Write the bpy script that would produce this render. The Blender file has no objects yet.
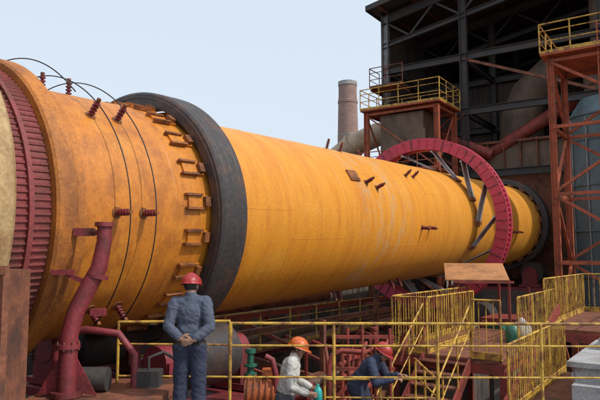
import bpy, math, random, bmesh
from mathutils import Vector, Matrix, noise
random.seed(7)
V=Vector
scene=bpy.context.scene
# ------------------------------------------------------------ materials
def nt(name):
    m=bpy.data.materials.new(name); m.use_nodes=True
    return m,m.node_tree.nodes,m.node_tree.links,m.node_tree.nodes['Principled BSDF']
def paint(name,c1,c2,scale=2.0,lo=.45,hi=.65,rough=.55,metal=0,bump=.15,stretch=(1,1,1),fine=25,c3=None):
    m,N,L,b=nt(name)
    tc=N.new('ShaderNodeTexCoord'); mp=N.new('ShaderNodeMapping'); mp.inputs['Scale'].default_value=stretch
    L.new(tc.outputs['Object'],mp.inputs[0])
    n1=N.new('ShaderNodeTexNoise'); n1.inputs['Scale'].default_value=scale; n1.inputs['Detail'].default_value=8; n1.inputs['Roughness'].default_value=.65
    L.new(mp.outputs[0],n1.inputs[0])
    r=N.new('ShaderNodeValToRGB'); r.color_ramp.elements[0].position=lo; r.color_ramp.elements[1].position=hi
    r.color_ramp.elements[0].color=(*c1,1); r.color_ramp.elements[1].color=(*c2,1)
    if c3:
        e=r.color_ramp.elements.new(min(.98,hi+.12)); e.color=(*c3,1)
    L.new(n1.outputs[0],r.inputs[0])
    n2=N.new('ShaderNodeTexNoise'); n2.inputs['Scale'].default_value=fine; n2.inputs['Detail'].default_value=4
    L.new(tc.outputs['Object'],n2.inputs[0])
    mr=N.new('ShaderNodeMapRange'); mr.inputs[1].default_value=.3; mr.inputs[2].default_value=.7; mr.inputs[3].default_value=.74; mr.inputs[4].default_value=1.14
    L.new(n2.outputs[0],mr.inputs[0])
    mx=N.new('ShaderNodeVectorMath'); mx.operation='SCALE'
    L.new(r.outputs[0],mx.inputs[0]); L.new(mr.outputs[0],mx.inputs['Scale'])
    L.new(mx.outputs[0],b.inputs['Base Color'])
    b.inputs['Roughness'].default_value=rough; b.inputs['Metallic'].default_value=metal
    bp=N.new('ShaderNodeBump'); bp.inputs['Strength'].default_value=bump; bp.inputs['Distance'].default_value=.03
    L.new(n2.outputs[0],bp.inputs['Height']); L.new(bp.outputs[0],b.inputs['Normal'])
    return m
YEL=paint('yellow_rail_paint',(.60,.37,.05),(.22,.095,.035),5,.46,.6,.6)
RED=paint('red_oxide_steel',(.30,.05,.035),(.13,.036,.024),2,.45,.62,.65)
RUST=paint('rust_steel',(.23,.08,.04),(.11,.042,.026),3,.42,.62,.8,c3=(.055,.034,.025))
RUSTR=paint('red_rust_tower_paint',(.42,.10,.045),(.19,.06,.035),3,.47,.68,.75)
DRED=paint('dark_red_paint',(.23,.03,.038),(.12,.025,.024),3,.45,.65,.55)
SEAL=paint('seal_faded_red',(.26,.05,.05),(.14,.045,.032),2,.42,.64,.7)
GEAR=paint('girth_gear_red',(.52,.045,.085),(.28,.04,.05),2.2,.5,.7,.5)
TYRE=paint('tyre_dark_steel',(.068,.06,.06),(.13,.075,.055),3,.48,.68,.5,.3,fine=14)
DARK=paint('dark_steel',(.045,.042,.044),(.065,.05,.038),1.5,.45,.65,.7)
SHEET=paint('dark_sheet_cladding',(.045,.045,.05),(.075,.05,.038),.5,.42,.66,.7,stretch=(1,1,.25))
SHEET2=paint('brown_sheet_cladding',(.08,.052,.038),(.034,.028,.027),.8,.4,.62,.8,stretch=(1.5,1.5,.3))
CONCD=paint('sooty_concrete',(.14,.11,.095),(.06,.048,.04),1.1,.42,.65,.9,bump=.3)
GREY=paint('grey_steel',(.26,.26,.27),(.15,.12,.10),2,.45,.66,.5,.3)
LGREY=paint('pale_grey_paint',(.40,.40,.40),(.20,.17,.145),1.6,.46,.64,.7)
TAN=paint('insulated_duct',(.50,.38,.25),(.30,.19,.12),1.2,.45,.7,.55)
BRN=paint('brown_duct',(.18,.115,.075),(.08,.05,.035),1.2,.42,.66,.7,stretch=(1,1,.4))
BLUE=paint('blue_grey_tank',(.10,.15,.17),(.06,.07,.075),1,.45,.7,.5,stretch=(1,1,.3))
HOODY=paint('faded_yellow_plate',(.48,.33,.15),(.28,.14,.06),2,.45,.66,.6)
PLATE=paint('tan_plate',(.48,.22,.085),(.28,.13,.055),2,.45,.64,.6)
GREEN=paint('green_paint',(.03,.14,.09),(.02,.08,.05),4,.5,.7,.4)
ORG=paint('orange_machine',(.44,.11,.025),(.18,.055,.02),3,.48,.66,.5)
CYAN=paint('teal_plastic',(.03,.38,.34),(.02,.28,.26),6,.5,.7,.35)
WHITEP=paint('white_sack',(.65,.65,.6),(.4,.38,.34),6,.5,.7,.8)
BLK=paint('black_cable',(.015,.015,.015),(.03,.02,.02),6,.5,.7,.5)
GRD=paint('ground_soil',(.13,.10,.08),(.06,.05,.042),.25,.4,.62,.95,bump=.5,fine=6)
HAZED_BRICK=paint('hazed_chimney_brick',(.36,.23,.19),(.25,.17,.145),.8,.4,.66,.9,stretch=(1,1,3))  # brick tone lightened, distance haze put into the colour
def kilnmat():
    m,N,L,b=nt('kiln_orange_paint')
    def math_(op,a,bb=None,c=None):
        n=N.new('ShaderNodeMath'); n.operation=op
        for i,x in enumerate((a,bb,c)):
            if x is None: continue
            if isinstance(x,(int,float)): n.inputs[i].default_value=x
            else: L.new(x,n.inputs[i])
        return n.outputs[0]
    def mixc(f,a,bb):
        n=N.new('ShaderNodeMix'); n.data_type='RGBA'
        if isinstance(f,(int,float)): n.inputs[0].default_value=f
        else: L.new(f,n.inputs[0])
        for i,x in ((6,a),(7,bb)):
            if isinstance(x,tuple): n.inputs[i].default_value=(*x,1)
            else: L.new(x,n.inputs[i])
        return n.outputs[2]
    def ramp(x,lo,hi):
        n=N.new('ShaderNodeMapRange'); n.interpolation_type='SMOOTHSTEP'; n.inputs[1].default_value=lo; n.inputs[2].default_value=hi
        L.new(x,n.inputs[0]); return n.outputs[0]
    def nz(scale,stretch,det=7,ro=.62):
        mp=N.new('ShaderNodeMapping'); mp.inputs['Scale'].default_value=stretch; L.new(tc.outputs['Object'],mp.inputs[0])
        n=N.new('ShaderNodeTexNoise'); n.inputs['Scale'].default_value=scale; n.inputs['Detail'].default_value=det; n.inputs['Roughness'].default_value=ro
        L.new(mp.outputs[0],n.inputs[0]); return n.outputs[0]
    tc=N.new('ShaderNodeTexCoord'); sp=N.new('ShaderNodeSeparateXYZ'); L.new(tc.outputs['Object'],sp.inputs[0]); X=sp.outputs[0]
    streak=nz(1.0,(4,.6,.6)); streak2=nz(1.0,(14,1.4,1.4),5); patch=nz(.9,(1,1,1)); fine=nz(28,(1,1,1),4); patch2=nz(2.6,(1.3,.9,.9),8,.72)
    bands=nz(1.0,(1.3,.12,.12),4)
    base=mixc(ramp(X,5.8,8.2),(.62,.215,.02),(.74,.295,.022))
    base=mixc(ramp(X,14,19),base,(.74,.32,.035))
    c=mixc(math_('MULTIPLY',ramp(streak,.42,.72),.6),base,(.58,.18,.018))
    c=mixc(math_('MULTIPLY',ramp(patch,.5,.78),.6),c,(.78,.37,.05))
    left=math_('SUBTRACT',1.0,ramp(X,6.2,8.2))
    c=mixc(math_('MULTIPLY',math_('MULTIPLY',ramp(patch2,.40,.66),left),.72),c,(.33,.10,.018))
    c=mixc(math_('MULTIPLY',ramp(bands,.5,.7),.28),c,(.46,.15,.02))
    c=mixc(math_('MULTIPLY',ramp(streak2,.52,.74),.25),c,(.36,.12,.02))
    c=mixc(math_('MULTIPLY',ramp(patch2,.61,.76),.5),c,(.27,.09,.022))
    g=math_('MULTIPLY',ramp(X,11.4,12.6),math_('SUBTRACT',1.0,ramp(X,13.6,15.2)))
    sc=math_('MULTIPLY',g,ramp(nz(1.5,(2.2,1,.75),9,.8),.48,.62))
    c=mixc(math_('MULTIPLY',sc,.6),c,(.48,.38,.24))
    sv=N.new('ShaderNodeVectorMath'); sv.operation='SCALE'; L.new(c,sv.inputs[0])
    mr=N.new('ShaderNodeMapRange'); mr.inputs[1].default_value=.3; mr.inputs[2].default_value=.7; mr.inputs[3].default_value=.84; mr.inputs[4].default_value=1.1; L.new(fine,mr.inputs[0]); L.new(mr.outputs[0],sv.inputs['Scale'])
    L.new(sv.outputs[0],b.inputs['Base Color'])
    b.inputs['Roughness'].default_value=.5
    bp=N.new('ShaderNodeBump'); bp.inputs['Strength'].default_value=.3; bp.inputs['Distance'].default_value=.03
    L.new(patch2,bp.inputs['Height']); L.new(bp.outputs[0],b.inputs['Normal'])
    return m
KILN=kilnmat()
KDARK=paint('kiln_bracket_paint',(.30,.10,.025),(.12,.045,.02),4,.42,.62,.7)
FLANGE=paint('flange_rusty_orange',(.52,.18,.025),(.24,.08,.02),2.2,.42,.68,.65,stretch=(1,.6,.6))

# ------------------------------------------------------------ mesh builder
class MB:
    def __init__(s): s.v=[];s.f=[];s.m=[];s.sm=[]
    def add(s,vs,fs,mi=0,smooth=False):
        o=len(s.v); s.v+= [tuple(x) for x in vs]
        for f in fs: s.f.append([o+i for i in f]); s.m.append(mi); s.sm.append(smooth)
    def _fr(s,a,b):
        d=(b-a).normalized(); up=V((0,0,1)) if abs(d.z)<.95 else V((-.825,.565,0))
        x=d.cross(up).normalized(); return d,x,x.cross(d)
    def beam(s,a,b,w,h,mi=0):
        a=V(a);b=V(b); d,x,y=s._fr(a,b); w*=.5*(1+random.uniform(0,.03)); h*=.5*(1+random.uniform(0,.03))
        vs=[p+x*i*w+y*j*h for p in (a,b) for i,j in((-1,-1),(1,-1),(1,1),(-1,1))]
        s.add(vs,[(0,1,2,3)[::-1],(4,5,6,7),(0,1,5,4),(1,2,6,5),(2,3,7,6),(3,0,4,7)],mi)
    def ibeam(s,a,b,w,h,mi=0,t=.025):
        a=V(a);b=V(b); d,x,y=s._fr(a,b)
        s.beam(a+y*(h/2),b+y*(h/2),w,t,mi); s.beam(a-y*(h/2),b-y*(h/2),w,t,mi); s.beam(a,b,t,h-t,mi)
    def tube(s,a,b,r,mi=0,n=10,r2=None):
        a=V(a);b=V(b); d,x,y=s._fr(a,b); r2=r if r2 is None else r2
        vs=[p+(x*math.cos(2*math.pi*i/n)+y*math.sin(2*math.pi*i/n))*q for p,q in((a,r),(b,r2)) for i in range(n)]
        s.add(vs,[(i,(i+1)%n,n+(i+1)%n,n+i) for i in range(n)],mi,True)
        s.add(vs[:n],[tuple(range(n))[::-1]],mi); s.add(vs[n:],[tuple(range(n))],mi)
    def path(s,pts,r,mi=0,n=8):
        pts=[V(p) for p in pts]; vs=[]; px=None
        for k,p in enumerate(pts):
            t=(pts[min(k+1,len(pts)-1)]-pts[max(k-1,0)]).normalized()
            if px is None: px=t.orthogonal().normalized()
            px=(px-t*px.dot(t)).normalized(); y=t.cross(px)
            rr=r[k] if isinstance(r,(list,tuple)) else r
            vs+=[p+(px*math.cos(2*math.pi*i/n)+y*math.sin(2*math.pi*i/n))*rr for i in range(n)]
        fs=[(k*n+i,k*n+(i+1)%n,(k+1)*n+(i+1)%n,(k+1)*n+i) for k in range(len(pts)-1) for i in range(n)]
        s.add(vs,fs,mi,True); s.add(vs[:n],[tuple(range(n))[::-1]],mi); s.add(vs[-n:],[tuple(range(n))],mi)
    def box(s,c,sz,mi=0,ax=None):
        c=V(c); X,Y,Z=ax if ax else (V((1,0,0)),V((0,1,0)),V((0,0,1)))
        vs=[c+X*i*sz[0]/2+Y*j*sz[1]/2+Z*k*sz[2]/2 for k in(-1,1) for i,j in((-1,-1),(1,-1),(1,1),(-1,1))]
        s.add(vs,[(3,2,1,0),(4,5,6,7),(0,1,5,4),(1,2,6,5),(2,3,7,6),(3,0,4,7)],mi)
    def rev(s,prof,mi=0,seg=128,smooth=True,a0=0,a1=2*math.pi):
        for k in range(len(prof)-1):
            (x0,r0),(x1,r1)=prof[k],prof[k+1]
            vs=[]
            for (x,r) in((x0,r0),(x1,r1)):
                for i in range(seg):
                    a=a0+(a1-a0)*i/seg; vs.append((x,r*math.cos(a),r*math.sin(a)))
            s.add(vs,[(i,(i+1)%seg,seg+(i+1)%seg,seg+i) for i in range(seg)],mi,smooth)
    def corr(s,o,u,lu,v,pitch=.25,dep=.05,mi=0):
        o=V(o);u=V(u).normalized();v=V(v); nn=u.cross(v).normalized(); k=int(lu/pitch*2); vs=[]
        for i in range(k+1):
            p=o+u*(lu*i/k)+nn*(dep if i%2 else 0); vs+=[p,p+v]
        s.add(vs,[(2*i,2*i+2,2*i+3,2*i+1) for i in range(k)],mi)
    def rail(s,pts,h=1.1,r=.021,mi=0,step=1.4,mids=(.4,.75),bal=0,toe=True):
        pts=[V(p) for p in pts]; H=V((0,0,h))
        for a,b in zip(pts[:-1],pts[1:]):
            L_=(b-a).length; k=max(1,round(L_/step))
            j=V((0,0,random.uniform(-.012,.012)))
            s.tube(a+H+j,b+H-j,r,mi,8)
            if bal:
                s.tube(a+V((0,0,.12)),b+V((0,0,.12)),r*.8,mi,6)
                q=int(L_/bal)
                for i in range(1,q): p=a.lerp(b,i/q); s.tube(p+V((0,0,.12)),p+H+V((random.uniform(-.01,.01),0,0)),.009,mi,6)
            else:
                for mm in mids: s.tube(a+V((0,0,h*mm))-j,b+V((0,0,h*mm))+j,r*.75,mi,6)
            if toe: s.beam(a+V((0,0,.05)),b+V((0,0,.05)),.008,.1,mi)
            for i in range(k+1):
                p=a.lerp(b,i/k); s.tube(p,p+H+V((random.uniform(-.01,.01),0,0)),r*1.05,mi,8)
    def obj(s,name,mats,parent=None,local=False):
        me=bpy.data.meshes.new(name)
        o=bpy.data.objects.new(name,me); scene.collection.objects.link(o)
        off=V((0,0,0))
        if not parent and not local:
            xs=[p[0] for p in s.v];ys=[p[1] for p in s.v];zs=[p[2] for p in s.v]
            off=V(((min(xs)+max(xs))/2,(min(ys)+max(ys))/2,min(zs)))
        me.from_pydata([tuple(V(p)-off) for p in s.v],[],s.f)
        for m in mats: me.materials.append(m)
        me.polygons.foreach_set('material_index',s.m); me.polygons.foreach_set('use_smooth',s.sm); me.update()
        o.location=off
        if parent: o.parent=parent
        return o
def empty(name,loc=(0,0,0)):
    e=bpy.data.objects.new(name,None); scene.collection.objects.link(e); e.location=loc; return e

# ------------------------------------------------------------ site frame (kiln axis direction)
AZ=math.radians(34.4); dh=V((math.sin(AZ),math.cos(AZ),0)); n_=V((-math.cos(AZ),math.sin(AZ),0)); e_=-n_; UP=V((0,0,1))
def F(s,n,z): return dh*s+n_*n+UP*z
AX=(dh,n_,UP)
SL=.036; KN=8.3; KZ=5.41; R=1.85
# ------------------------------------------------------------ KILN
kiln=empty('rotary_kiln')
dk=(dh+UP*SL).normalized(); uk=dk.cross(n_).normalized()
M=Matrix((( dk.x,n_.x,uk.x,0),(dk.y,n_.y,uk.y,0),(dk.z,n_.z,uk.z,0),(0,0,0,1)))
M.translation=n_*KN+UP*KZ
kiln.matrix_world=M
def KP(s,phi,r):
    return V((s,-r*math.cos(phi),r*math.sin(phi)))
def rax(a): return (V((1,0,0)),V((0,-math.sin(a),-math.cos(a))),V((0,-math.cos(a),math.sin(a))))
mb=MB(); mb.rev([(4.1,R),(32,R)],0,160)
SE=(6.25,9.2,11.25,13.5,15.8,18.1,23.2,25.7,28)
for x in SE:
    mb.rev([(x-.03,R+.0005),(x-.015,R+.006),(x+.015,R+.006),(x+.03,R+.0005)],0,160)
for a,b in zip(SE[:-1],SE[1:]):
    ph=random.uniform(-.5,1.2); mb.path([KP(a,ph,R-.003),KP(b,ph,R-.003)],.007,0,6)
mb.obj('shell',[KILN],kiln)
mb=MB()
mb.rev([(4.1,R),(4.1,2.10),(4.13,2.13),(4.36,2.13),(4.39,2.10),(4.39,1.96)],0,160,False)
mb.rev([(4.39,1.96),(4.62,1.96),(4.64,1.85)],0,160,False)
for k in range(60):
    a=2*math.pi*k/60; mb.tube(KP(4.39,a,2.04),KP(4.42,a,2.04),.022,0,6)
mb.obj('end_flange',[FLANGE],kiln)
mb=MB()
seg=150
mb.rev([(3.52,2.0),(4.1,2.0)],0,160)
for i in range(seg):
    a=2*math.pi*i/seg; mb.beam(KP(3.53,a,2.005),KP(4.09,a,2.005),.028,.028,0)
mb.rev([(3.8,2.0),(3.8,2.05),(3.86,2.05),(3.86,2.0)],0,128,False)
mb.obj('air_seal',[SEAL],kiln)
def tyre(s0,s1,name,r=2.17):
    mb=MB(); c=.035
    mb.rev([(s0,1.93),(s0,r-c),(s0+c,r),(s1-c,r),(s1,r-c),(s1,1.93),(s0,1.93)],0,180,False)
    for k in (.25,.5,.78):
        xx=s0+(s1-s0)*k; mb.rev([(xx-.012,r+.001),(xx-.006,r+.004),(xx+.006,r+.004),(xx+.012,r+.001)],0,180)
    mb.rev([(s0-.012,2.06),(s0-.012,2.08),(s0-.001,2.09)],0,160,False)
    mb.obj(name,[TYRE],kiln)
tyre(6.9,7.5,'riding_ring'); tyre(29.0,29.7,'riding_ring_feed_end')
mb=MB()
for k in range(22):
    a=2*math.pi*(k+.3)/22
    ax=rax(a)
    mb.box(KP(6.66,a,R+.018),(.42,.2,.036),0,ax)
    for da in (.055,-.055):
        mb.box(KP(6.56,a+da,R+.045),(.34,.035,.07),1,rax(a+da))
    mb.box(KP(6.8,a,R+.06),(.1,.15,.09),1,ax)
    mb.box(KP(7.62,a,R+.02),(.22,.16,.05),0,ax)
    for q in (28.8,29.9): mb.box(KP(q,a,R+.05),(.3,.22,.1),1,ax)
mb.rev([(7.51,R),(7.51,1.91),(7.55,1.91),(7.55,R)],0,128,False)
mb.obj('tyre_retaining_blocks',[KILN,KDARK],kiln)
# girth gear
mb=MB(); GT=112; g0,g1=19.62,20.15
gp=[]
for i in range(GT):
    for j,rr in ((0,2.82),(.22,2.82),(.34,2.93),(.66,2.93),(.78,2.82)):
        gp.append((2*math.pi*(i+j)/GT,rr))
n=len(gp)
vs=[KP(g0+.12,a,r) for a,r in gp]+[KP(g1-.12,a,r) for a,r in gp]
mb.add(vs,[(i,(i+1)%n,n+(i+1)%n,n+i) for i in range(n)],0)
mb.rev([(g0+.12,2.95),(g0+.1,2.96),(g0,2.96),(g0,2.56),(g0+.15,2.56),(g0+.15,2.6),(g1-.15,2.6),(g1-.15,2.56),(g1,2.56),(g1,2.96),(g1-.1,2.96),(g1-.12,2.95),(g1-.12,2.82)],0,140,False)
mb.rev([(g0+.12,2.95),(g0+.12,2.8)],0,140,False)
for k in range(60):
    a=2*math.pi*k/60
    mb.box(KP(g0-.012,a,2.75),(.03,.022,.36),1 if k%4==0 else 0,rax(a))
for k in range(30):
    a=2*math.pi*(k+.5)/30; mb.tube(KP(g0-.03,a,2.87),KP(g0,a,2.87),.028,1,6)
mb.obj('girth_gear',[GEAR,TYRE],kiln)
mb=MB()
for k in range(14):
    a=2*math.pi*k/14
    p=KP(g0+.3,a,1.9); q=KP(g0+.3,a+.5,2.5); m1=KP(g0+.3,a+.27,2.1); x=V((1,0,0))
    for u_,w_ in ((p,m1),(m1,q)):
        d=(w_-u_).normalized(); mb.box((u_+w_)/2,(.5,(w_-u_).length,.022),0,(x,d,x.cross(d)))
    mb.tube(q-x*.27,q+x*.27,.04,0,8)
    mb.box(KP(g0+.3,a,R+.03),(.62,.26,.06),1,rax(a))
mb.obj('spring_plates',[LGREY,KDARK],kiln)
mb=MB()
def stud(s,ph,l=.24):
    a=KP(s,ph,R-.02); b=KP(s,ph,R+l)
    mb.tube(a,b,.025,0,8)
    for t in (.25,.45,.65,.85): 
        p=a.lerp(b,t); q=a.lerp(b,t+.08); mb.tube(p,q,.048,0,10)
    mb.tube(b,b+(b-a).normalized()*.05,.03,1,8)
    mb.tube(a,a.lerp(b,.12),.08,1,10)
for ph in (-.02,.80,1.5,2.3,3.1,3.9,4.7,-.8):
    stud(5.15,ph); stud(5.6,ph)
for ph in (.47,1.25,2.1,3.0,4.0,-1.2):
    stud(12.5,ph,.2); stud(12.95,ph-.06,.2)
for ph in (-.12,.72,1.6,2.8,4.0,-1.1):
    stud(15.3,ph,.2); stud(15.8,ph,.2)
for ph in (-.2,.9,2.6): stud(24.5,ph,.2); stud(25.1,ph,.2)
mb.obj('thermocouple_studs',[DRED,KDARK],kiln)
mb=MB()
def arcw(s,r,a0,a1,ds=0):
    pts=[KP(s+ds*math.sin((a0+(a1-a0)*i/60)*1.3),a0+(a1-a0)*i/60,r+.05*math.sin(i/60*math.pi*3)) for i in range(61)]
    mb.path(pts,.009,0,6)
arcw(5.15,2.09,-.9,2.6,.05); arcw(5.6,2.08,-1.0,2.7,.06)
pts=[KP(4.4+.02*i,1.9-.02*i,1.95+.32*math.sin(i/40*math.pi)) for i in range(41)]; mb.path(pts,.009,0,6)
mb.obj('cables',[BLK],kiln)
mb=MB()
mb.box(KP(12.0,.55,R+.012),(.42,.28,.05),0,rax(.55))
for i in range(4): mb.tube(KP(11.85+.1*i,.5,R+.03),KP(11.85+.1*i,.5,R+.06),.015,0,6)
mb.obj('manhole_cover',[KDARK],kiln)

# ------------------------------------------------------------ kiln hood
mb=MB()
def hp(s,ph,r): return n_*KN+UP*(KZ+SL*s)+dh*s+e_*r*math.cos(ph)+UP*r*math.sin(ph)
def hrev(prof,mi,seg=120,smooth=False):
    for (x0,r0),(x1,r1) in zip(prof[:-1],prof[1:]):
        vs=[hp(x,2*math.pi*i/seg,r) for x,r in((x0,r0),(x1,r1)) for i in range(seg)]
        mb.add(vs,[(i,(i+1)%seg,seg+(i+1)%seg,seg+i) for i in range(seg)],mi,smooth)
hrev([(.2,0),(.2,2.2),(3.25,2.2)],0)
hrev([(3.25,2.2),(3.25,2.28),(3.3,2.3),(3.48,2.28),(3.54,2.22),(3.54,2.0)],0)
for x in (.8,1.6,2.4,2.95): hrev([(x,2.2),(x,2.3),(x+.05,2.3),(x+.05,2.2)],1)
for k in range(40):
    a=2*math.pi*k/40; mb.tube(hp(3.2,a,2.25),hp(3.25,a,2.25),.03,1,6)
mb.box(F(1.7,KN,1.6),(2.6,4.0,3.2),1,AX)
mb.obj('kiln_hood',[HOODY,RUST])
mb=MB()
mb.box(V((-3.22,5.85,2.43)),(1.0,.5,4.86),0)
mb.beam((-2.72,5.57,0),(-2.72,5.57,4.88),.06,.06,1); mb.beam((-3.7,5.57,4.86),(-2.7,5.57,4.86),.08,.08,1)
for i in range(14): mb.tube((-2.83,5.60,3.1+i*.13),(-2.83,5.575,3.1+i*.13),.015,1,6)
mb.tube((-2.95,5.63,4.55),(-2.95,5.5,4.55),.07,1,14)
mb.beam((-3.7,5.585,4.15),(-2.78,5.585,4.15),.03,.08,1)
mb.obj('rusty_casing',[RUST,RUST])
# red bent blower duct
mb=MB()
pts=[(-2.28,7.0,5.36),(-2.28,7.0,5.15),(-2.33,7.0,4.85),(-2.45,6.97,4.6),(-2.56,6.93,4.35),(-2.61,6.9,4.1),(-2.62,6.9,3.42)]
mb.path(pts,[.08,.085,.095,.1,.1,.1,.105],0,16)
mb.tube((-2.28,7,5.33),(-2.28,7,5.38),.11,0,16)
for (a,b,r) in (((-2.34,7.0,4.78),(-2.35,7.0,4.74),.125),((-2.62,6.9,3.95),(-2.62,6.9,4.0),.135),((-2.62,6.9,3.42),(-2.62,6.9,3.48),.17)): mb.tube(a,b,r,0,16)
for i in range(8):
    a=i*math.pi/4; p=V((-2.62+.12*math.cos(a),6.9+.12*math.sin(a),3.93)); mb.tube(p,p+V((0,0,.1)),.012,1,6)
mb.box((-2.55,7.1,5.27),(.22,.12,.09),0); mb.tube((-2.45,7.05,5.27),(-2.3,7.0,5.25),.03,0,8)
mb.box((-2.75,7.0,4.8),(.24,.1,.06),0); mb.beam((-2.7,7.0,4.78),(-2.4,6.98,4.66),.05,.05,0)
mb.box((-2.34,7.05,4.34),(.16,.1,.08),0)
for sx in (-1,1): mb.add([(-2.62,6.9+sx*.004,3.5),(-2.62+sx*.34,6.9,3.42),(-2.62+sx*.04,6.9,3.95),(-2.62,6.92,3.5),(-2.62+sx*.34,6.92,3.42),(-2.62+sx*.04,6.92,3.95)],[(0,1,2),(3,5,4),(1,4,5,2),(0,3,4,1)],0)
mb.box((-2.3,7.3,3.36),(1.5,1.3,.1),1); mb.beam((-3.0,6.7,3.28),(-1.6,6.7,3.28),.12,.16,1)
for x in (-2.95,-1.7):
    for y in (6.72,7.85): mb.beam((x,y,0),(x,y,3.3),.14,.14,1)
mb.path([(-2.95,7.4,3.41),(-2.95,7.4,3.9),(-2.85,7.4,4.05),(-2.6,7.4,4.1),(-2.2,7.4,4.05),(-2.0,7.4,3.8),(-2.0,7.4,3.41)],.045,0,10)
mb.tube((-2.85,7.2,3.55),(-2.25,7.2,3.55),.14,2,14)
mb.box((-1.85,7.5,3.5),(.3,.25,.2),2); mb.path([(-1.85,7.5,3.6),(-1.85,7.5,3.75),(-1.7,7.6,3.8),(-1.5,7.9,3.6)],.02,2,6)
mb.obj('blower_duct_stand',[DRED,RUST,DARK])

# ------------------------------------------------------------ supports
def station(s,name):
    mb=MB(); zc=KZ+SL*s
    z0=zc-2.17-.85
    mb.box(F(s,KN,(z0-.05)/2),(2.4,5.2,z0-.05),0,AX)
    mb.box(F(s,KN,z0+.02),(2.2,4.7,.14),1,AX)
    for sg in (-1,1):
        off=sg*1.4; zz=zc-math.sqrt((2.17+.5)**2-1.4**2)
        c=F(s,KN+off,zz)
        for a,b,r in ((-.45,.5,.49),(-.85,.9,.16)): mb.tube(c+dh*a,c+dh*b,r,2,40)
        mb.tube(c+dh*-.47,c+dh*-.45,.45,3,32); mb.tube(c+dh*-.5,c+dh*-.46,.2,1,20)
        for t in (-.78,.82):
            mb.box(c+dh*t-UP*.25,(.3,.62,.55),1,AX); mb.tube(c+dh*(t-.16),c+dh*(t+.16),.26,1,20)
            mb.box(c+dh*t-UP*.58,(.4,.9,.1),1,AX)
            for q in(-.36,.36): mb.tube(c+dh*t+n_*q-UP*.56,c+dh*t+n_*q-UP*.46,.03,3,6)
    mb.obj(name,[CONCD,DRED,TYRE,DARK])
station(7.2,'kiln_support_station'); station(29.35,'kiln_support_station')
mb=MB()
s=19.9; 
mb.box(F(s,KN,1.0),(3.2,5.5,2.0),0,AX)
c=F(s,KN-1.9,3.0); mb.tube(c-dh*.4,c+dh*.4,.45,2,30)
mb.box(F(s-1.2,5.2,2.6),(1.5,1.2,1.1),1,AX); mb.tube(F(s-2.6,5.2,2.7),F(s-1.95,5.2,2.7),.35,3,20)
mb.obj('kiln_drive_unit',[CONCD,RED,TYRE,GREEN])

# ------------------------------------------------------------ ground
mb=MB(); S=1500; mb.add([(-S,-S,0),(S,-S,0),(S,S,0),(-S,S,0)],[(0,1,2,3)],0); mb.obj('ground',[GRD],local=True)

# ------------------------------------------------------------ near deck, lower deck
mb=MB()
mb.box((.8,2.6,3.0),(10,10.2,.1),0)
for x in (-3.6,-1,1.6,4.2,5.5): mb.ibeam((x,-2,2.87),(x,7.6,2.87),.12,.16,1); mb.beam((x,7.4,0),(x,7.4,2.8),.14,.14,1); mb.beam((x,2,0),(x,2,2.8),.14,.14,1)
mb.obj('inspection_deck',[GREY,RUST])
mb=MB()
mb.rail([(-2.27,7.62,3.05),(-.87,7.62,3.05)],1.12,.018,0,1.4)
mb.rail([(-.87,7.62,3.05),(5.6,7.65,3.03)],1.1,.018,0,1.3)
mb.obj('guard_railing',[YEL])
mb=MB()
mb.box((1.6,9.25,2.15),(6.2,2.9,.08),1)
for x in (-1.4,.6,2.6,4.6): mb.beam((x,10.5,0),(x,10.5,2.1),.14,.14,1); mb.beam((x,8,0),(x,8,2.1),.14,.14,1)
mb.beam((-1.5,10.65,2.08),(4.7,10.65,2.08),.1,.2,1)
mb.obj('lower_deck',[GREY,RUST])
mb=MB()
mb.rail([(.35,8.75,2.19),(1.95,8.75,2.19)],1.05,.018,0,.8)
mb.rail([(1.95,8.75,2.19),(1.95,10.4,2.19)],1.05,.018,0,.8)
mb.obj('guard_railing',[YEL])

# ------------------------------------------------------------ right platforms
mb=MB()
def deck(s0,s1,n0,n1,z,mi=0,th=.06):
    mb.box(F((s0+s1)/2,(n0+n1)/2,z-th/2),(s1-s0,abs(n1-n0),th),mi,AX)
    for nn in (n0,n1): mb.beam(F(s0,nn,z-.16),F(s1,nn,z-.16),.08,.2,1)
    for ss in (s0,s1): mb.beam(F(ss,n0,z-.17),F(ss,n1,z-.17),.08,.19,1)
    for ss in (s0+.1,s1-.1):
        for nn in (n0,n1): mb.beam(F(ss,nn,0),F(ss,nn,z-.2),.13,.13,1)
    mb.beam(F(s0+.1,min(n0,n1),.3),F(s1-.1,min(n0,n1),z-.3),.06,.06,1)
    mb.beam(F(s0+.1,min(n0,n1),z-.3),F(s1-.1,min(n0,n1),.3),.06,.06,1)
deck(11.4,16.2,3.3,5.5,3.05,3)
mb.rail([F(11.4,4.75,3.05),F(11.4,5.5,3.05),F(16.2,5.5,3.05)],1.1,.02,2,1.2,bal=.13)
mb.rail([F(11.4,3.3,3.05),F(11.4,3.85,3.05)],1.1,.02,2,1.2,bal=.13)
mb.rail([F(11.4,4.75,3.05),F(14.2,4.75,3.05)],1.1,.02,2,1.2,bal=.13)
mb.rail([F(12.6,3.3,3.05),F(16.2,3.3,3.05)],1.1,.02,2,1.2,bal=.13)
for i in range(8):
    p=F(11.3-i*.26,4.35,2.95-i*.18); mb.box(p,(.26,.9,.03),3,AX)
for nn in (3.88,4.82):
    a=F(11.4,nn,3.0); b=F(9.2,nn,1.5); mb.beam(a,b,.04,.2,1)
    mb.tube(a+UP*1.05,b+UP*1.05,.018,2,8); mb.tube(a+UP*.6,b+UP*.6,.014,2,8)
    for t in (0,.33,.66,1): p=a.lerp(b,t); mb.tube(p,p+UP*1.05,.018,2,8)
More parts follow.
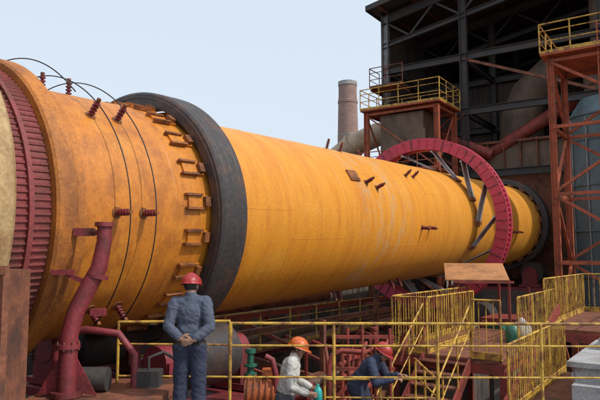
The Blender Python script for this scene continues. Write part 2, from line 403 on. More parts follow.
mb.beam(F(10.6,3.2,2.1),F(15.9,3.2,3.7),.1,.2,1); mb.beam(F(10.6,3.2,0),F(10.6,3.2,2.15),.12,.12,1)
mb.beam(F(10.6,3.0,1.5),F(12.6,3.0,3.0),.08,.14,1)
mb.obj('access_platform',[GREY,RED,YEL,RUST])
mb=MB()
deck(9.3,13.4,2.05,2.6,2.62,3)
mb.rail([F(9.3,2.6,2.62),F(13.4,2.6,2.62)],1.05,.02,2,1.3,bal=.12)
deck(14.5,19.5,1.6,3.2,3.35,3)
mb.rail([F(14.5,3.2,3.35),F(19.5,3.2,3.35),F(19.5,1.6,3.35)],1.1,.02,2,1.25,bal=.14)
mb.rail([F(14.5,1.6,3.35),F(19.5,1.6,3.35)],1.1,.02,2,1.25,bal=.14)
mb.obj('access_walkway',[GREY,RED,YEL,RUST])
mb=MB()
mb.box(F(11.9,1.5,1.62),(2.8,.8,3.24),0,AX); mb.box(F(11.9,1.5,3.28),(3.0,1.0,.08),0,AX)
mb.box(F(12.6,1.45,3.42),(1.3,.6,.2),0,AX)
for i in range(3): mb.box(F(10.35-i*.3,1.5,1.5-i*.14),(.3,.8,3.0-i*.28),0,AX)
for i in range(6): mb.box(F(10.7+i*.48,1.93,2.8),(.08,.06,.8),0,AX)
mb.box(F(11.9,1.93,3.1),(2.8,.04,.08),0,AX); mb.box(F(11.9,1.93,2.5),(2.8,.05,.08),0,AX)
mb.obj('concrete_plinth',[LGREY])
mb=MB()
c=V((4.75,16.4,4.55))
ax=(V((.96,-.2,.0)).normalized(),V((.2,.93,.27)).normalized(),V((0,0,0)))
ax=(ax[0],ax[1],ax[0].cross(ax[1]))
mb.box(c,(1.6,1.5,.03),0,ax)
for x,y,z in ((-.6,-.55,-.2),(.65,-.75,-.2),(.8,.5,.1),(-.5,.75,.15)): mb.beam(c+V((x,y,z)),c+V((x,y,-4.55)),.06,.06,1)
mb.beam(c+V((-.75,-.6,-.25)),c+V((.75,-.85,-.25)),.05,.06,1)
mb.obj('plate_canopy',[PLATE,RED])

# ------------------------------------------------------------ clutter near kiln base
mb=MB()
rnd=random.Random(3)
for i in range(26):
    s=9+i*.72+rnd.uniform(-.2,.2); nn=rnd.choice((5.6,6.6,9.5,10.8,11.6)); z=min(KZ+SL*s-2.1,rnd.uniform(2.6,3.7)) if nn>5.9 else rnd.uniform(2.4,3.2)
    w=rnd.choice((.07,.1,.14)); mb.beam(F(s,nn,0),F(s,nn,z),w,w,rnd.choice((0,0,1)))
for nn,z in ((6.6,2.6),(9.5,3.1),(10.8,3.3),(11.6,2.4),(5.6,2.2),(10.8,2.2)):
    mb.beam(F(9,nn,z),F(28,nn,z),.1,.14,rnd.choice((0,1)))
for i in range(16):
    s=9+i*1.2; mb.beam(F(s,5.6,rnd.uniform(1.6,2.4)),F(s+rnd.uniform(0,.8),11.6,rnd.uniform(2.2,3.4)),.08,.08,rnd.choice((0,0,1)))
for nn,z,r in ((5.9,2.75,.09),(6.1,2.45,.12),(11.2,3.5,.18),(10.2,2.7,.12),(5.6,1.9,.14)):
    mb.tube(F(8.8,nn,z),F(18,nn,z+.1),r,rnd.choice((1,2,0)),12)
for i in range(5): 
    s=9.5+i*1.9; mb.path([F(s,5.9,2.75),F(s,5.9,3.1),F(s+.1,6.0,3.3),F(s+.3,6.4,3.35),F(s+.35,6.6,3.2),F(s+.35,6.6,2.2)],.035,0,8)
# manifold with valves and risers in front of the rack
for z,r in ((2.9,.06),(3.15,.04),(2.5,.07)): mb.tube(F(8.9,5.3,z),F(11.3,5.75,z),r,0,12)
for i in range(9):
    s=9.0+i*.27; z=3.2+rnd.uniform(-.15,.42); p=F(s,5.3+.19*i*.27,2.1); q=V((p.x,p.y,z))
    mb.tube(p,q,rnd.choice((.028,.04,.05)),rnd.choice((0,0,1)),10)
    if i%2: 
        mb.tube(q-UP*.25-n_*.0,q-UP*.19,.09,rnd.choice((0,1)),12); mb.tube(q-UP*.02,q+UP*.02,.085,0,14)
for i in range(4):
    s=9.3+i*.9; mb.path([F(s,5.2,2.9),F(s+.1,5.1,3.35),F(s+.3,5.15,3.45),F(s+.5,5.4,3.3),F(s+.6,5.6,2.6)],.03,0,8)
mb.obj('pipe_rack',[RED,RUST,BRN])
mb=MB()  # far-side service walkway rail seen beneath the shell
mb.box(F(15,10.3,2.5),(14,.9,.06),1,AX)
mb.rail([F(8.5,9.85,2.53),F(22,9.85,2.53)],1.0,.02,0,1.4)
mb.obj('service_walkway',[YEL,RUST])
mb=MB()  # gearboxes / fans on low skids
for s,nn in ((11.9,6.0),(14.6,6.1),(17.0,6.0)):
    mb.box(F(s,nn,1.2),(1.3,1.0,2.4),2,AX); mb.box(F(s,nn,2.6),(.8,.6,.45),0,AX); mb.tube(F(s-.75,nn,2.65),F(s-.4,nn,2.65),.24,1,20)
    mb.tube(F(s+.4,nn,2.65),F(s+.7,nn,2.65),.12,0,14); mb.box(F(s,nn,2.86),(.5,.35,.08),1,AX)
    for k in range(4): mb.tube(F(s-.7+k*.08,nn,2.65),F(s-.68+k*.08,nn,2.65),.27,1,20)
mb.obj('drive_machinery',[RED,ORG,CONCD])
mb=MB()
for i in range(5):
    x=.55+i*.22; y=9.7+.15*(i%2)
    mb.tube((x,y,2.19),(x,y,3.75+.08*(i%3)),.025,0,8)
mb.beam((.5,9.72,3.7),(1.5,9.72,3.7),.05,.05,0); mb.beam((.5,9.72,3.2),(1.5,9.72,3.2),.05,.05,0); mb.beam((.5,9.72,2.7),(1.5,9.72,3.65),.05,.05,0)
mb.path([(.45,9.5,2.4),(.45,9.5,3.3),(.5,9.5,3.45),(.65,9.5,3.52),(.95,9.5,3.5)],.04,0,10)
mb.obj('red_pipe_frame',[RED])
mb=MB()
mb.box((-.45,9.0,2.45),(.7,.5,.5),0); mb.tube((-.8,9.0,2.95),(-.15,9.0,2.95),.26,1,20)
for i in range(7): mb.tube((-.75+i*.09,9,2.95),(-.73+i*.09,9,2.95),.3,1,20)
mb.tube((-.15,9,2.95),(.1,9,2.95),.08,0,10); mb.tube((.1,9,2.95),(.2,9,2.95),.2,0,16)
mb.box((-.45,9.0,3.28),(.2,.16,.12),1)
mb.path([(-.35,8.8,2.9),(-.35,8.8,3.3),(-.4,8.8,3.5),(-.5,8.8,3.55)],.045,0,10)
mb.path([(-.4,9,3.33),(-.38,9,3.42),(-.2,9.1,3.3),(-.05,9.3,2.7)],.015,2,6)
mb.obj('pump_motor',[DRED,ORG,BLK])
mb=MB()
mb.tube((-.76,9.4,2.19),(-.76,9.4,3.2),.1,0,16); mb.tube((-.76,9.4,3.2),(-.76,9.4,3.5),.05,0,12); mb.tube((-.76,9.4,3.5),(-.76,9.4,3.56),.08,0,14); mb.tube((-.76,9.4,3.3),(-.76,9.4,3.33),.1,0,14)
mb.obj('green_valve',[GREEN])
mb=MB()
mb.path([F(14.4,3.7,3.06),F(14.42,3.7,3.2),F(14.4,3.7,3.4),F(14.4,3.7,3.5),F(14.4,3.72,3.56)],[.2,.24,.2,.1,.05],0,12)
mb.path([F(14.0,3.8,3.06),F(14.0,3.8,3.2),F(14.02,3.8,3.4),F(14.0,3.8,3.46)],[.15,.17,.14,.05],1,12)
mb.obj('sacks',[WHITEP,GREEN])

# ------------------------------------------------------------ low building behind kiln
low=MB()
low.box(F(10,15.5,2.2),(50,4,4.4),0,AX); low.box(F(10,15.5,4.45),(50.6,4.6,.12),1,AX)
for i in range(16): low.box(F(-13+i*3.1,13.47,2.1),(1.3,.06,1.5),2,AX); low.beam(F(-11.6+i*3.1,13.4,0),F(-11.6+i*3.1,13.4,4.3),.25,.2,1)
low.obj('low_workshop_building',[CONCD,RUST,DARK])

# ------------------------------------------------------------ chimney
mb=MB(); prof=[(0,2.1),(28,1.45),(28.05,1.52),(28.5,1.52),(28.55,1.42),(30.8,1.38),(30.8,1.46),(31.4,1.46),(31.4,1.1)]
seg=48
for k,((z0,r0),(z1,r1)) in enumerate(zip(prof[:-1],prof[1:])):
    vs=[(7.3+r*math.cos(2*math.pi*i/seg),90+r*math.sin(2*math.pi*i/seg),z) for z,r in((z0,r0),(z1,r1)) for i in range(seg)]
    mb.add(vs,[(i,(i+1)%seg,seg+(i+1)%seg,seg+i) for i in range(seg)],1 if k==6 else 0)
for z in (8,13,18,23): 
    r=2.1-(.65*z/28)+.02
    mb.tube((7.3,90,z),(7.3,90,z+.12),r,1,48)
mb.obj('brick_chimney',[HAZED_BRICK,LGREY])

# ------------------------------------------------------------ industrial shed
shed=empty('industrial_shed')
S0,S1,N0,N1,ZE=30.7,47,15.3,-9,19.2
def zr(n): return ZE+(15.3-n)*.17
mb=MB()
mb.corr(F(S1,N0,0),e_,N0-N1,UP*23.5,.3,.06,0)
mb.corr(F(S1,N1,0),-dh,S1-S0,UP*23,.3,.06,0)
mb.corr(F(S0,N0,7),dh,S1-S0,UP*(ZE-7),.3,.06,0)
mb.obj('walls',[SHEET2],shed)
mb=MB()
a=F(S0-1.0,N0+.45,zr(N0+.45)); u=dh; 
vv=(F(0,N1-1,zr(N1-1))-F(0,N0+.45,zr(N0+.45)))
mb.corr(a,dh,S1-S0+2,vv,.3,.05,0)
mb.beam(a,a+vv,.06,.3,0); mb.beam(a,a+dh*18,.06,.3,0)
mb.obj('roof',[SHEET],shed)
mb=MB()
cols=(15.1,10.5,3.8,-2,-8.6)
for s in (S0+.2,S0+5.5,S0+11,S1-.3):
    for nn in cols: mb.ibeam(F(s,nn,0),F(s,nn,zr(nn)-.3),.32,.34,2 if (nn==15.1 and s<31) else 0,.03)
    mb.ibeam(F(s,N0,zr(N0)-.55),F(s,N1,zr(N1)-.55),.25,.5,0)
    for k in range(8):
        n0=15.1-3*k; mb.beam(F(s,n0,zr(n0)-.7),F(s,n0-1.5,zr(n0-1.5)-2.0),.1,.1,0); mb.beam(F(s,n0-1.5,zr(n0-1.5)-2.0),F(s,n0-3,zr(n0-3)-.7),.1,.1,0)
    mb.ibeam(F(s,N0,zr(N0)-2.1),F(s,N1,zr(N1)-2.1),.2,.25,0)
for k in range(14):
    nn=15-1.75*k; mb.beam(F(S0-.9,nn,zr(nn)-.12),F(S1,nn,zr(nn)-.12),.1,.16,1)
for z in (9.2,12.6,15.6):
    for s in (S0+.2,S0+5.5): mb.ibeam(F(s,N0,z),F(s,N1,z),.22,.35,0)
    for nn in cols: mb.ibeam(F(S0+.2,nn,z-.02),F(S1,nn,z-.02),.2,.3,0)
mb.beam(F(S0+.2,15.1,9.3),F(S0+.2,10.5,12.5),.14,.14,1); mb.beam(F(S0+.15,10.5,9.3),F(S0+.15,15.1,12.5),.14,.14,1)
mb.beam(F(S0+.2,3.8,12.7),F(S0+.2,10.5,15.5),.14,.14,1); mb.beam(F(S0+.2,-2,9.3),F(S0+.2,3.8,12.5),.14,.14,1)
mb.obj('frame',[DARK,RUST,GREY],shed)
mb=MB()
mb.box(F(S0+8,3,12.75),(8,11,.12),1,AX); mb.box(F(S0+3,-3,9.4),(5,10,.1),1,AX)
mb.rail([F(S0+4,8.5,12.8),F(S0+4,-2.5,12.8)],1.1,.03,0); mb.rail([F(S0+.5,2,9.45),F(S0+.5,-8,9.45)],1.1,.03,0)
mb.obj('floors',[RUST,DARK],shed)
mb=MB()
mb.corr(F(S0-.05,2.5,13.0),e_,11.4,UP*8.2,.3,.05,0)
mb.corr(F(S0-.05,15.1,5.2),e_,3.2,UP*4.0,.3,.05,0)
mb.corr(F(S0+5.7,14.9,9.4),e_,9.5,UP*6.2,.3,.05,0)
for i in range(5): mb.box(F(S1-.2,13-i*3.2,16.5),(.05,1.0,1.1),1,AX)
mb.obj('front_cladding',[SHEET2,LGREY],shed)

# kiln inlet housing + preheater
mb=MB()
mb.box(F(33.6,8.3,5.5),(3.8,6.2,11),0,AX); mb.box(F(31.55,8.3,6.6),(.35,5.4,5.6),1,AX)
for i in range(8): mb.box(F(31.62,11.2-i*.83,5.5),(.2,.08,11.02),1,AX)
for z in (3,5,7.2,9.2,10.9): mb.box(F(31.6,8.3,z),(.26,6.3,.12),1,AX)
for i in range(7): mb.box(F(32.1+i*.55,5.12,5.5),(.08,.16,10.98),1,AX)
mb.path([F(33.7,8.3,11),F(33.7,8.3,12.5),F(33.7,7.8,13.8),F(33.7,6.6,14.8),F(33.7,5,15.2)],[1.2,1.1,1.0,.95,.95],2,24)
mb.obj('kiln_inlet_housing',[BRN,RUST,BRN])
mb=MB()
def vcyl(c,zs,mi,seg=32):
    for (z0,r0),(z1,r1) in zip(zs[:-1],zs[1:]): mb.tube((c.x,c.y,z0),(c.x,c.y,z1),r0,mi,seg,r1)
c=F(33.0,3.9,0); vcyl(c,[(6,.35),(9.6,.35),(11.8,1.1),(15.5,1.1),(15.8,.7),(18,.7)],0)
for z in (12.2,13.4,14.6,15.4): mb.tube((c.x,c.y,z),(c.x,c.y,z+.08),1.16,1,32)
c=F(33.5,.3,0); vcyl(c,[(6,.4),(8.4,.4),(10.8,1.4),(14.8,1.4),(15.0,.8),(18,.8)],0)
mb.tube(F(32,11.8,9.2),F(31.6,5.2,12.6),.34,2,20)
mb.tube(F(31.2,9.2,10.2),F(30.9,12.8,11.9),.28,2,20)
mb.tube(F(31.9,5.4,8),F(31.5,2.0,12.6),.3,2,20)
mb.obj('preheater_cyclones',[BRN,RUST,RED])
mb=MB(); c=V((13.9,26.5,0)); vcyl(c,[(0,1.7),(11.2,1.7),(12,1.2),(12.1,.4),(12.7,.4)],0)
for z in (2,4,6,8,10,11.1): mb.tube((c.x,c.y,z),(c.x,c.y,z+.08),1.76,0,32)
for a in range(0,360,30): mb.tube(c+V((1.73*math.cos(math.radians(a)),1.73*math.sin(math.radians(a)),0)),c+V((1.73*math.cos(math.radians(a)),1.73*math.sin(math.radians(a)),11)),.04,1,6)
mb.obj('storage_tank',[BLUE,GREY])
mb=MB(); mb.path([(-1.5,40,3),(-.6,39,7.5),(.6,38,9.4),(1.8,37,10.6),(3.2,36,11.6),(4.6,35,12.1),(6,34.6,12.2)],[.7,.7,.7,.7,.7,.7,.7],0,24)
for t in ((1.75,37.03,10.55),(3.15,36.03,11.57)): mb.tube(t,V(t)+V((.14,-.1,.1)),.78,0,24)
mb.beam((.6,37.6,0),(.6,37.6,9),.2,.2,1)
mb.obj('exhaust_duct',[TAN,RUST])

# ------------------------------------------------------------ lattice towers
def tower(s0,s1,n0,n1,H,levels,cl=.16,rail_over=.3,zbot=0,br=.07):
    mb=MB()
    C=[(s0,n0),(s1,n0),(s1,n1),(s0,n1)]
    for s,n in C: mb.ibeam(F(s,n,zbot),F(s,n,H-.1),cl,cl,0,.02)
    hs=[zbot+(H-zbot)*i/levels for i in range(levels+1)]
    for k in range(levels):
        for i in range(4):
            a,b=C[i],C[(i+1)%4]
            mb.beam(F(*a,hs[k+1]-.2),F(*b,hs[k+1]-.2),.1,.12,0)
            if (k+i)%2: mb.beam(F(*a,hs[k]-.1),F(*b,hs[k+1]-.25),br,br,0)
            else: mb.beam(F(*b,hs[k]-.1),F(*a,hs[k+1]-.25),br,br,0)
    o=rail_over; a0,a1=s0-o,s1+o; b0,b1=min(n0,n1)-o,max(n0,n1)+o
    mb.box(F((a0+a1)/2,(b0+b1)/2,H),(a1-a0,b1-b0,.08),0,AX)
    mb.rail([F(a0,b0,H+.04),F(a1,b0,H+.04),F(a1,b1,H+.04),F(a0,b1,H+.04),F(a0,b0,H+.04)],1.1,.026,1,1.1)
    return mb
tb=tower(22.95,25.4,4.55,1.0,12.3,5,cl=.2,br=.1)
tb.path([F(23.1,1.9,0),F(23.1,1.9,12)],.14,2,12)
for q in (2.5,2.95): tb.tube(F(22.8,q,0),F(22.8,q,13.2),.025,0,6)
for i in range(44): tb.tube(F(22.8,2.5,.3*i+.2),F(22.8,2.95,.3*i+.2),.012,0,6)
tb.obj('steel_lattice_tower',[RUSTR,YEL,DARK])
tb=tower(27.9,30.3,10.9,14.8,12.6,4,cl=.22,rail_over=.25)
tb.box(F(28.9,12.9,11.3),(1.6,2.4,2.0),2,AX); tb.box(F(28.9,12.9,9.2),(2.4,3.7,.08),0,AX)
tb.rail([F(27.6,10.8,9.25),F(27.6,15.0,9.25)],1.1,.026,0,1.1)
tb.obj('steel_platform_tower',[RUSTR,YEL,BRN])
mb=MB()
for nn in (13.6,15.3): mb.beam(F(29.4,nn,14.2),F(30.7,nn,14.2),.1,.14,0)
mb.box(F(30.0,14.4,14.3),(1.3,1.9,.06),0,AX); mb.rail([F(30.6,15.4,14.33),F(29.4,15.4,14.33),F(29.4,13.4,14.33)],1.1,.026,0,1)
mb.obj('wall_bracket_platform',[RUST])

# ------------------------------------------------------------ PEOPLE
def flat(name,c,rough=.7,bump=.0,sc=30):
    return paint(name,c,tuple(x*.72 for x in c),5,.45,.7,rough,0,.3,fine=sc)
SKIN=flat('skin',(.38,.20,.13),.5); HAIR=flat('hair',(.015,.012,.01),.6); SHOE=flat('shoe',(.03,.025,.02),.5); BELT=flat('belt',(.03,.02,.015),.5)
EYEW=flat('eye_white',(.6,.58,.55),.3); EYED=flat('eye_iris',(.02,.012,.01),.2)
def ico(mbv,c,A,sub=3):
    bm=bmesh.new(); bmesh.ops.create_icosphere(bm,subdivisions=sub,radius=1)
    bm.verts.ensure_lookup_table()
    vs=[c+A@v.co for v in bm.verts]; fs=[[v.index for v in f.verts] for f in bm.faces]; bm.free()
    mbv.add(vs,fs,0,True)
def D3(a,b,c): return Matrix(((a,0,0),(0,b,0),(0,0,c)))
def cap(mbv,a,ra,b,rb):
    ico(mbv,a,D3(ra,ra,ra),2); ico(mbv,b,D3(rb,rb,rb),2); mbv.tube(a,b,ra,0,16,rb)
def remesh(mbv,vox,smooth=4):
    me=bpy.data.meshes.new('tmp'); me.from_pydata(mbv.v,[],mbv.f); o=bpy.data.objects.new('tmp',me); scene.collection.objects.link(o)
    r=o.modifiers.new('r','REMESH'); r.mode='VOXEL'; r.voxel_size=vox
    if smooth: sm=o.modifiers.new('s','SMOOTH'); sm.iterations=smooth; sm.factor=.5
    dg=bpy.context.evaluated_depsgraph_get(); dg.update()
    out=bpy.data.meshes.new_from_object(o.evaluated_get(dg)); bpy.data.objects.remove(o); bpy.data.meshes.remove(me)
    return out
def human(name,loc,yaw,J,shirt,pants,hat,belt_z=None,hem=None):
    root=empty(name,loc); root.rotation_euler=(0,0,yaw)
    g={k:V(v) for k,v in J.items() if not isinstance(v,(int,float))}
    P=[]
    def C(a,ra,b,rb,m): P.append(('c',V(a),ra,V(b),rb,m))
    def E(c,A,m): P.append(('e',V(c),A,m))
    pel,ch,nk,hd=g['pelvis'],g['chest'],g['neck'],g['head']
    sx=(g['shr']-g['shl']).normalized(); up=(ch-pel).normalized(); fw=up.cross(sx).normalized(); 
    def frame(x,y,z,a,b,c): return Matrix((x*a,y*b,z*c)).transposed()
    hx=(g['hpr']-g['hpl']).normalized(); hf=V((0,0,1)).cross(hx).normalized()
    E(pel+V((0,0,.0)),frame(hx,hf,V((0,0,1)),.165,.125,.13),2)
    mid=pel.lerp(ch,.42); E(mid,frame(sx,fw,up,.16,.12,.18),1)
    E(pel.lerp(ch,.2),frame(sx,fw,up,.17,.128,.12),1)
    E(ch,frame(sx,fw,up,.172,.128,.2),1)
    C(g['shl'].lerp(g['shr'],.12),.068,g['shl'].lerp(g['shr'],.88),.068,1)
    C(nk-up*.03,.07,g['shl'].lerp(g['shr'],.2),.06,1); C(nk-up*.03,.07,g['shl'].lerp(g['shr'],.8),.06,1)
    C(nk-up*.02,.074,nk+up*.015,.066,1)
    for q in 'lr':
        C(g['sh'+q],.07,g['el'+q],.058,1)
        w=g['el'+q].lerp(g['wr'+q],.9); C(g['el'+q],.057,w,.043,1); C(w,.03,g['wr'+q],.028,0)
        C(g['hp'+q],.105,g['kn'+q],.08,2); C(g['hp'+q]+V((0,-.03,0)),.105,g['kn'+q].lerp(g['hp'+q],.6),.09,2)
        C(g['kn'+q],.08,g['an'+q],.068,2); C(g['an'+q]+V((0,0,.0)),.068,g['an'+q]+V((0,0,-.02)),.07,2)
        C(g['an'+q]+V((0,-.02,-.05)),.042,g['to'+q],.036,3)
    hu=g['hup'].normalized(); hfw=g['hfw'].normalized(); hr=hfw.cross(hu).normalized(); hfw=hu.cross(hr).normalized()
    HM=Matrix((hr,hfw,hu)).transposed()
    def h(x,y,z): return hd+HM@V((x,y,z))
    C(nk-up*.04,.06,h(0,-.02,-.06),.054,0)
    E(h(0,-.01,.02),frame(hr,hfw,hu,.077,.097,.105),4)
    E(h(0,.022,-.01),frame(hr,hfw,hu,.066,.07,.095),0)
    E(h(0,.03,-.06),frame(hr,hfw,hu,.05,.058,.055),0)
    C(h(0,.092,.012),.009,h(0,.108,-.02),.014,0); C(h(-.03,.082,.03),.012,h(.03,.082,.03),.012,0)
    C(h(-.015,.083,-.058),.009,h(.015,.083,-.058),.009,0); C(h(0,.075,-.1),.018,h(0,.07,-.095),.02,0)
    for sg in(-1,1): E(h(sg*.08,-.005,-.01),frame(hr,hfw,hu,.012,.02,.033),0)
    b=MB()
    for p in P:
        if p[0]=='c': cap(b,p[1],p[2],p[3],p[4])
        else: ico(b,p[1],p[2],3)
    me=remesh(b,.010,3)
    inv=[(p[2].inverted(),min(p[2].col[0].length,p[2].col[1].length,p[2].col[2].length)) if p[0]=='e' else None for p in P]
    mi=[]
    for f in me.polygons:
        c=f.center; best=9;bm_=1
        for p,iv in zip(P,inv):
            if p[0]=='c':
                ab=p[3]-p[1]; t=max(0,min(1,(c-p[1]).dot(ab)/max(ab.length_squared,1e-9))); d=(c-p[1]-ab*t).length-(p[2]+(p[4]-p[2])*t); m=p[5]
            else: d=((iv[0]@(c-p[1])).length-1)*iv[1]; m=p[3]
            if d<best: best=d;bm_=m
        if bm_==4:
            lc=HM.transposed()@(c-hd)
            if lc.y>.03 or (lc.z<-.055): bm_=0
        if belt_z and bm_ in(1,2):
            if belt_z<c.z<belt_z+.04 and abs(c.x)<.2: bm_=5
        mi.append(bm_)
    for m in (SKIN,shirt,pants,SHOE,HAIR,BELT): me.materials.append(m)
    me.polygons.foreach_set('material_index',mi); me.polygons.foreach_set('use_smooth',[True]*len(mi))
    cloth=set()
    for f,m in zip(me.polygons,mi):
        if m in(1,2): cloth.update(f.vertices)
    nor=[v.normal.copy() for v in me.vertices]
    for i in cloth:
        v=me.vertices[i]; q=v.co
        w=noise.noise(V((q.x*5,q.y*5,q.z*9)))*.010
        fo=1-abs(noise.noise(V((q.x*11+3,q.y*11,q.z*19+q.x*9))))*2
        w+=max(0,fo-.35)*.011
        v.co=q+nor[i]*(w+.003)
    me.update()
    o=bpy.data.objects.new('body',me); scene.collection.objects.link(o); o.parent=root
    b=MB()
    for sg in(-1,1): ico(b,h(sg*.029,.083,.012),D3(.012,.012,.009),2)
    k=len(b.f)
    for sg in(-1,1): ico(b,h(sg*.029,.092,.012),D3(.006,.006,.006),2)
    b.m=[0]*k+[1]*(len(b.f)-k); b.obj('eyes',[EYEW,EYED],root)
    b=MB(); n=40
    prof=[(math.radians(a)) for a in (0,12,25,38,52,65,78,90)]
    vs=[]
    for k,a in enumerate(prof):
        for i in range(n):
            t=2*math.pi*i/n; rr=math.sin(a); x=.115*rr*math.cos(t); y=.135*rr*math.sin(t)-.005; z=.03+.112*math.cos(a)
            if abs(x)<.022: z+=.007*math.cos(a*.9)
            vs.append(h(x,y,z))
    for dz,ex in ((-.012,1.02),(-.014,1.1),(-.02,1.1),(-.016,.97)):
        for i in range(n):
            t=2*math.pi*i/n; fr=max(0,math.sin(t))**2*.045 if ex>1.05 else 0
            vs.append(h(.115*ex*math.cos(t),(.135*ex+fr)*math.sin(t)-.005,.03+dz-fr*.25))
    K=len(prof)+4
    b.add(vs,[(k*n+i,k*n+(i+1)%n,(k+1)*n+(i+1)%n,(k+1)*n+i) for k in range(K-1) for i in range(n)],0,True)
    for sg in(-1,1): b.path([h(sg*.1,.0,.02),h(sg*.085,.02,-.04),h(sg*.05,.05,-.1),h(0,.06,-.118)],.004,1,6)
    b.obj('safety_helmet',[hat,BLK],root)
    for q in 'lr':
        wr=g['wr'+q]; fd=g['hd'+q].normalized(); pn=g['hn'+q]; pn=(pn-fd*pn.dot(fd)).normalized(); th=fd.cross(pn).normalized()*g['ts'+q].x
        b=MB(); 
        pc=wr+fd*.05
        ico(b,pc,Matrix((fd*.052,th*.042,pn*.016)).transposed(),2); cap(b,wr-fd*.02,.027,wr+fd*.02,.024)
        curl=J.get('curl'+q,.5)
        for j,(off,ln) in enumerate(((.03,.072),(.01,.08),(-.011,.074),(-.031,.058))):
            p=wr+fd*.088+th*off; a=curl*.6; r=.0088
            for sgm,fr in enumerate((.45,.3,.25)):
                dr=(fd*math.cos(a)+pn*math.sin(a)); p2=p+dr*ln*fr; cap(b,p,r,p2,r*.92); p=p2; r*=.92; a+=curl
        p=wr+fd*.03+th*.03; dr=(fd*.65+th*.7+pn*.25).normalized(); p2=p+dr*.042; cap(b,p,.013,p2,.0105); dr=(fd*.85+th*.25+pn*.4).normalized(); cap(b,p2,.0105,p2+dr*.032,.008)
        hm=remesh(b,.0038,1); hm.materials.append(SKIN); hm.polygons.foreach_set('use_smooth',[True]*len(hm.polygons))
        o=bpy.data.objects.new('hand_'+q,hm); scene.collection.objects.link(o); o.parent=root
    return root
base=dict(pelvis=(0,0,.97),chest=(0,0,1.28),neck=(0,-.01,1.47),head=(0,.02,1.60),hup=(0,0,1),hfw=(0,1,0),
 shl=(-.17,-.01,1.415),shr=(.17,-.01,1.415),hpl=(-.085,0,.93),hpr=(.085,0,.93),knl=(-.10,.02,.5),knr=(.10,.02,.5),anl=(-.115,-.02,.1),anr=(.115,-.02,.1),tol=(-.145,.15,.037),tor=(.145,.15,.037))
H_RED=flat('helmet_red',(.40,.03,.03),.3); H_ORG=flat('helmet_orange',(.65,.13,.025),.3)
S1_=flat('workwear_bluegrey',(.085,.10,.145),.85); S2_=flat('workwear_white',(.58,.56,.52),.85); S3_=flat('workwear_navy',(.035,.045,.09),.85); P1_=flat('trousers_navy',(.03,.037,.07),.85); P2_=flat('trousers_grey',(.09,.09,.10),.85)
J=dict(base); J.update(ell=(-.235,-.10,1.15),elr=(.24,-.10,1.15),wrl=(-.085,-.2,1.035),wrr=(.075,-.215,1.015),
 hdl=(1,-.1,-.35),hnl=(0,1,.2),hdr=(-1,-.15,-.3),hnr=(0,1,.2),curll=.35,curlr=.6,tsl=(1,0,0),tsr=(-1,0,0),hfw=(.25,1,-.12),hup=(0,.12,1))
human('worker',(-1.25,6.95,3.05),0,J,S1_,P1_,H_RED,belt_z=.95)
J=dict(base); J.update(chest=(0,.06,1.27),neck=(0,.12,1.45),head=(0,.17,1.57),shl=(-.17,.1,1.40),shr=(.17,.1,1.40),
 ell=(-.24,.1,1.12),elr=(.24,.07,1.12),wrl=(-.14,.33,1.02),wrr=(.14,.31,1.0),hdl=(.2,1,-.2),hdr=(-.2,1,-.2),hnl=(1,0,-.1),hnr=(-1,0,-.1),curll=.9,curlr=.9,tsl=(1,0,0),tsr=(-1,0,0),hfw=(0,1,-.35),hup=(0,.35,1))
human('worker',(-.19,8.2,2.19),math.radians(-95),J,S2_,P2_,H_ORG)
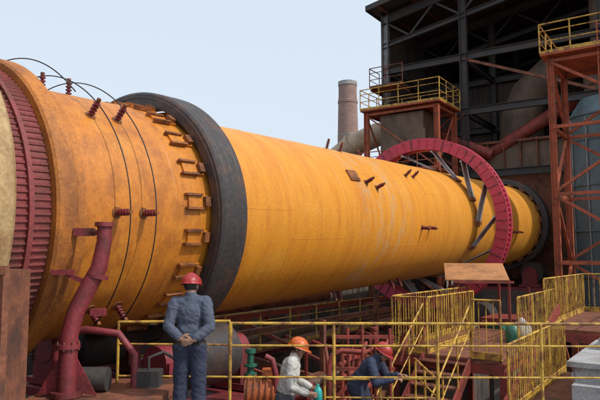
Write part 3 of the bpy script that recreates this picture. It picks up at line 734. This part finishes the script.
J=dict(base); J.update(pelvis=(0,-.1,.92),chest=(0,.10,1.16),neck=(0,.23,1.31),head=(0,.31,1.40),shl=(-.175,.18,1.265),shr=(.175,.18,1.265),hpl=(-.09,-.08,.88),hpr=(.09,-.08,.88),knl=(-.12,.06,.48),knr=(.12,.02,.48),
 ell=(-.25,.28,1.0),elr=(.25,.28,1.0),wrl=(-.16,.50,1.06),wrr=(.16,.50,1.06),hdl=(.1,1,.1),hdr=(-.1,1,.1),hnl=(.2,0,-1),hnr=(-.2,0,-1),curll=.8,curlr=.8,tsl=(-1,0,0),tsr=(1,0,0),hfw=(.1,1,-.6),hup=(0,.6,1))
human('worker',(.93,9.05,2.19),math.radians(-115),J,S3_,P1_,H_RED)
mb=MB(); c=V((-.19,8.2,2.19))+Matrix.Rotation(math.radians(-95),3,'Z')@V((0,.43,.93))
mb.path([c+V((0,0,-.11)),c+V((0,0,-.1)),c+V((0,0,.07)),c+V((0,0,.11)),c+V((0,0,.14)),c+V((0,0,.17))],[.05,.06,.06,.045,.02,.02],0,16)
mb.obj('teal_bottle',[CYAN])

# ------------------------------------------------------------ light
to=V((.86,-.42,1.05)).normalized()
sun=bpy.data.lights.new('sun','SUN'); sun.energy=2.6; sun.angle=math.radians(1.0); sun.color=(1,.955,.88)
so=bpy.data.objects.new('sun',sun); scene.collection.objects.link(so); so.rotation_euler=to.to_track_quat('Z','Y').to_euler(); so.location=(20,-10,40)
w=bpy.data.worlds.new('World'); scene.world=w; w.use_nodes=True; N=w.node_tree.nodes; L=w.node_tree.links
sk=N.new('ShaderNodeTexSky'); sk.sky_type='NISHITA'; sk.sun_disc=False; sk.sun_elevation=math.asin(to.z); sk.sun_rotation=math.atan2(to.x,to.y)
sk.air_density=1.0; sk.dust_density=4.0; sk.ozone_density=1.5; sk.altitude=0
hz=N.new('ShaderNodeMix'); hz.data_type='RGBA'; hz.inputs[0].default_value=.72; hz.inputs[7].default_value=(5.9,6.6,7.3,1)
L.new(sk.outputs[0],hz.inputs[6]); L.new(hz.outputs[2],N['Background'].inputs[0]); N['Background'].inputs[1].default_value=.15
# ------------------------------------------------------------ camera
cam=bpy.data.cameras.new('camera'); cam.lens=36; cam.sensor_width=36; cam.clip_end=3000
co=bpy.data.objects.new('camera',cam); scene.collection.objects.link(co); co.location=(0,0,5); co.rotation_euler=(math.radians(95.24),0,0)
scene.camera=co
scene.view_settings.view_transform='Standard'; scene.view_settings.look='None'; scene.view_settings.exposure=0
